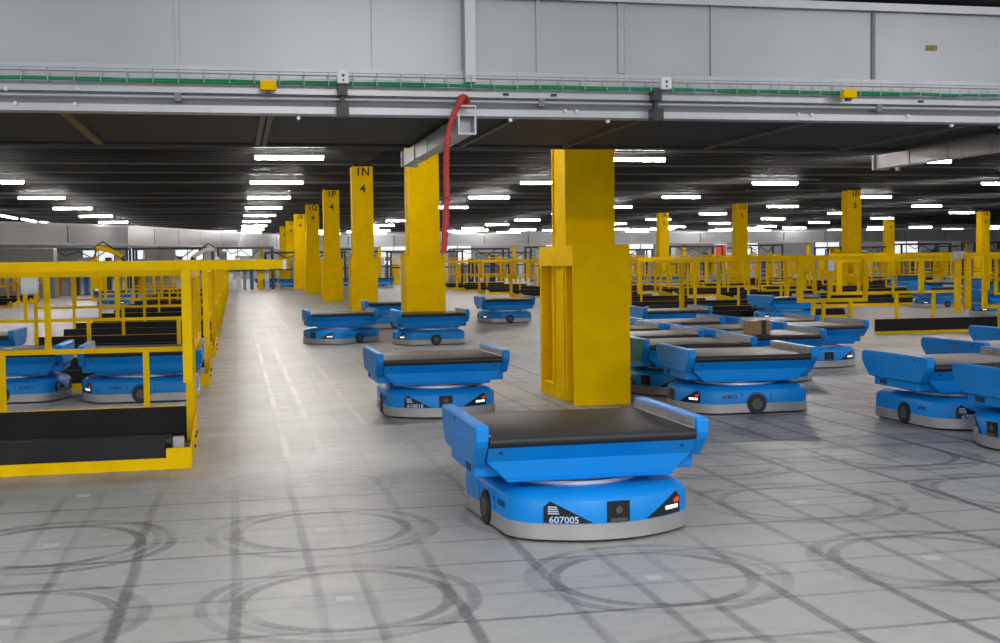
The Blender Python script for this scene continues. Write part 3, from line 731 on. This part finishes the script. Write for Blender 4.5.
# ------------------------------------------------------------------ far conveyor bridge and background
def beam(name, path, z0, z1, label):
    e_ = empty(name, (path[0][0], path[0][1], z0), 0, label, 'conveyor'); o0 = Vector((path[0][0], path[0][1], z0))
    for i in range(len(path)-1):
        a, b_ = Vector((*path[i], 0)), Vector((*path[i+1], 0)); d = (b_-a); L_ = d.length; n = max(1, round(L_/3.2)); d.normalize(); nrm = Vector((-d.y, d.x, 0))
        for k in range(n):
            p, q = a+d*(L_*k/n+.03), a+d*(L_*(k+1)/n-.03)
            bm = NB(); loft(bm, [[v + Vector((0, 0, z)) - o0 for v in (p, q, q+nrm*1.6, p+nrm*1.6)] for z in (z0, z1)]); obj('panel', bm, 'galv', e_)
        bm = NB(); loft(bm, [[v + Vector((0, 0, z)) - o0 for v in (a-nrm*.06, b_-nrm*.06, b_, a)] for z in (z1-.12, z1)]); loft(bm, [[v + Vector((0, 0, z)) - o0 for v in (a-nrm*.06, b_-nrm*.06, b_, a)] for z in (z0, z0+.10)]); obj('rail', bm, 'galv2', e_)
        for k in range(1, int(L_/9)+1):
            p = a+d*(9*k-4)+nrm*.5; bm = NB(); 
            bx(bm, p.x-.1, p.x+.1, p.y-.1, p.y+.1, 0, z0); bmesh.ops.translate(bm, verts=bm.verts[:], vec=-o0); obj('support', bm, 'yellow', e_)
    return e_
beam('far_conveyor', [(-22, 46), (-9.6, 54.5), (-5, 61), (.3, 76), (3.9, 85)], 2.22, 3.18, 'far grey conveyor bridge slanting across behind the left railings')
beam('far_conveyor', [(4.2, 79.5), (25, 79.0), (46, 78), (70, 77)], 2.28, 3.10, 'far grey conveyor bridge across the background at the right')

# bright windows in the back wall
random.seed(21)
wx = [-12, -8.5, -5, -1, 12, 17.5, 26.5, 30.5, 34, 44, 52, 60]
for k, x in enumerate(wx):
    w = NB(); bx(w, x, x+2.4, 103.70, 103.80, 1.0, 2.6); wn = tag(obj('window_%d' % (k+1), w, 'glow'), kind='structure')
    f = NB(); bx(f, x-.08, x+2.48, 103.62, 103.72, 2.6, 2.68); bx(f, x-.08, x+2.48, 103.62, 103.72, .92, 1.0); bx(f, x-.08, x, 103.62, 103.72, 1, 2.6); bx(f, x+2.4, x+2.48, 103.62, 103.72, 1, 2.6); bx(f, x+1.17, x+1.23, 103.62, 103.72, 1, 2.6)
    obj('window_frame', f, 'darkm', wn)
# machine frames (dark gantries)
def rack(w, d, h, fill):
    r = empty('machine_frame', (0, 0, 0))
    for (x, y) in ((0, 0), (w, 0), (0, d), (w, d)): obj('post', box(x-.05, x+.05, y-.05, y+.05, 0, h), 'darkm', r)
    bm = NB(); bx(bm, 0, w, -.05, .05, h-.1, h); bx(bm, 0, w, d-.05, d+.05, h-.1, h); bx(bm, -.05, .05, 0, d, h-.1, h); bx(bm, w-.05, w+.05, 0, d, h-.1, h); bx(bm, 0, w, -.04, .04, .9, .98); obj('beam', bm, 'darkm', r)
    random.seed(fill)
    for k in range(7):
        x = w*(.04+.135*k); hh = random.uniform(.9, 1.95); obj('unit', box(x, x+w*random.uniform(.05, .12), d*.3, d*.7, 0, hh, .02), random.choice(['greym', 'yellow', 'white', 'darkm', 'white', 'yellow', 'bluebox', 'greym']), r)
    obj('guide_rail', box(0, w, -.07, -.05, 1.42, 1.48), 'yellow', r); obj('cable_loop', tube(NB(), [(w*.1, 0, h), (w*.25, -.1, h-.35), (w*.42, -.1, h-.15), (w*.6, -.1, h-.5), (w*.8, 0, h)], .03, 6), 'darkm', r)
    obj('screen', box(w*.4, w*.62, -.08, -.05, 1.35, 1.65), 'greym', r)
    return r
protos = [rack(3.4, 1.6, 2.05, 1), rack(2.6, 1.4, 2.1, 2), rack(4.2, 1.8, 1.9, 3)]
spots = [(-4.4, 56.5), (-.8, 61), (1.6, 66.5), (-8.0, 55.6), (5.2, 72), (8.8, 70.5), (12.9, 72.8), (17.2, 70.8), (21, 72), (26, 71), (31.5, 72.5), (36.5, 71), (41, 70), (45.5, 69), (50, 68), (-12.5, 47.5), (9.5, 88), (18, 90), (28, 91), (38, 92), (48, 92), (57, 90)]
places = ['left of the aisle end', 'above the long yellow rail left of the aisle', 'at the end of the aisle', 'far left above the railings', 'behind the 1N column', 'between the trunking column and the red hose', 'left of the nearest column guard', 'just behind the nearest column guard',
          'left of the 1R 5 column', 'right of the 1R 5 column', 'left of the 1Q 5 column', 'right of the 1Q 5 column', 'left of the 1P 5 column', 'right of the 1P 5 column', 'near the right edge', 'at the left edge behind the railing',
          'deep in the background behind the aisle columns', 'deep in the background left of the nearest column', 'deep in the background right of the nearest column', 'deep in the background beside the red panel', 'deep in the background behind the 1P 5 column', 'deep in the background at the right edge']
for k, (x, y) in enumerate(spots):
    o = protos[k] if k < 3 else copy_tree(protos[k % 3]); o.location = (x, y, 0)
    tag(o, 'distant dark machine frame %s' % places[k], 'machine', 'distant machine frames')
# white cabinets, red panel, robot arms
for k, (x, y, w, h, m_, l) in enumerate(((-9.6, 51.0, 2.6, 2.0, 'greym', 'pale grey machine cabinet at the far left above the railing'), (-14.2, 50.5, 1.2, 2.1, 'white', 'white cabinet at the left edge above the railing'), (-3.6, 51.5, 1.2, 1.9, 'greym', 'grey cabinet left of the yellow robot arm'),
                                         (10.2, 80.9, 4.0, 2.0, 'white', 'white panelled booth behind the trunking column'), (31.2, 84, 2.9, 2.15, 'white', 'white panelled booth right of the 1R 5 column'))):
    e_ = empty('cabinet', (x, y, 0), 0, l, 'cabinet'); obj('body', box(0, w, 0, 1.0, 0, h, .03), m_, e_); obj('door', box(w*.08, w*.46, -.03, 0, .1, h-.12), m_, e_); obj('door', box(w*.54, w*.92, -.03, 0, .1, h-.12), m_, e_)
    obj('handle', box(w*.42, w*.45, -.06, -.03, .9, 1.2), 'darkm', e_)
e_ = empty('red_banner', (31.4, 77.0, 0), 0, 'small red panel in the distance right of the 1R 5 column', 'banner'); obj('sheet', box(0, .75, 0, .04, 1.35, 2.15), 'redp', e_); obj('frame', bx(bx(box(-.05, 0, 0, .05, 0, 2.2), .75, .8, 0, .05, 0, 2.2), -.05, .8, 0, .05, 2.15, 2.2), 'white', e_)
def arm(loc, m_, l, flip=1):
    e_ = empty('robot_arm', loc, 0, l, 'robot arm')
    obj('pedestal', cyl(box(-.25, .25, -.25, .25, 0, .9), (0, 0, .9), (0, 0, 1.15), .18), m_, e_, True)
    obj('lower_arm', tube(NB(), [(0, 0, 1.1), (-.15*flip, 0, 1.5), (-.05*flip, 0, 1.95)], [.14, .12, .11], 10), m_, e_, True)
    obj('upper_arm', tube(NB(), [(-.05*flip, 0, 1.95), (.4*flip, 0, 1.85), (.85*flip, 0, 1.6)], [.12, .10, .08], 10), m_, e_, True)
    obj('wrist', tube(NB(), [(.85*flip, 0, 1.6), (.95*flip, 0, 1.35)], [.08, .05], 8), 'darkm', e_, True)
    obj('hose_pack', tube(NB(), [(-.05*flip, -.1, 2.0), (.2*flip, -.15, 2.15), (.6*flip, -.1, 1.85)], .03, 6), 'tape', e_, True)
arm((-4.9, 47.0, 0), 'yellow', 'small yellow robot arm with red top seen above the left railing')
obj('blue_bin', box(-3.7, -3.2, 47.3, 47.8, 1.15, 1.5, .03), 'bluebox'); tag(bpy.data.objects['blue_bin'], 'small blue bin beside the distant yellow robot arm', 'bin')
obj('stand', bx(box(-3.65, -3.6, 47.4, 47.7, 0, 1.15), -3.3, -3.25, 47.4, 47.7, 0, 1.15), 'darkm', bpy.data.objects['blue_bin'])
arm((-.9, 53.5, 0), 'white', 'white and yellow robot arm above the left railing, near the aisle', -1)

# ------------------------------------------------------------------ floor stickers
sp = [(0,0),(0,1),(-1,0),(-1,1),(1,0),(2,0),(2,2),(-1,2),(0,2),(2,1)]
wh = ['inside the tyre ring at the bottom centre left', 'inside the tyre ring left of the foreground robot', 'at the lower left edge', 'inside the left tyre ring below the railing', 'inside the tyre ring in front of the foreground robot', 'inside the right tyre ring', 'right of the foreground robot tray', 'just below the left yellow toe board', 'on the aisle in front of the left railing', 'right of the foreground robot base']
for k, (i, j) in enumerate(sp):
    x, y = GX+G*i, GY+G*j
    o = obj('floor_sticker', box(x-.034, x+.034, y-.030, y+.030, 0, .0012), 'sticker'); tag(o, 'small white floor sticker ' + wh[k], 'sticker', 'white stickers on the floor')

# ------------------------------------------------------------------ light
w = bpy.data.worlds.new('world'); S.world = w; w.use_nodes = True
w.node_tree.nodes['Background'].inputs[0].default_value = (.86, .93, 1, 1); w.node_tree.nodes['Background'].inputs[1].default_value = .62
def area_light(loc, sx, sy, power, col=(1, .98, .95), rot=(0, 0, 0)):
    d = bpy.data.lights.new('unseen_hall_fill', 'AREA'); d.shape = 'RECTANGLE'; d.size = sx; d.size_y = sy; d.energy = power; d.color = col
    o = bpy.data.objects.new('unseen_hall_fill', d); C.objects.link(o); o.location = loc; o.rotation_euler = rot
for y in (-1.5, -9, -17):  # unseen fill lamps added behind the camera, set low to brighten upright faces
    for x in (-7, 1.5, 10):
        area_light((x, y, 4.4), 2.5, .5, 400)
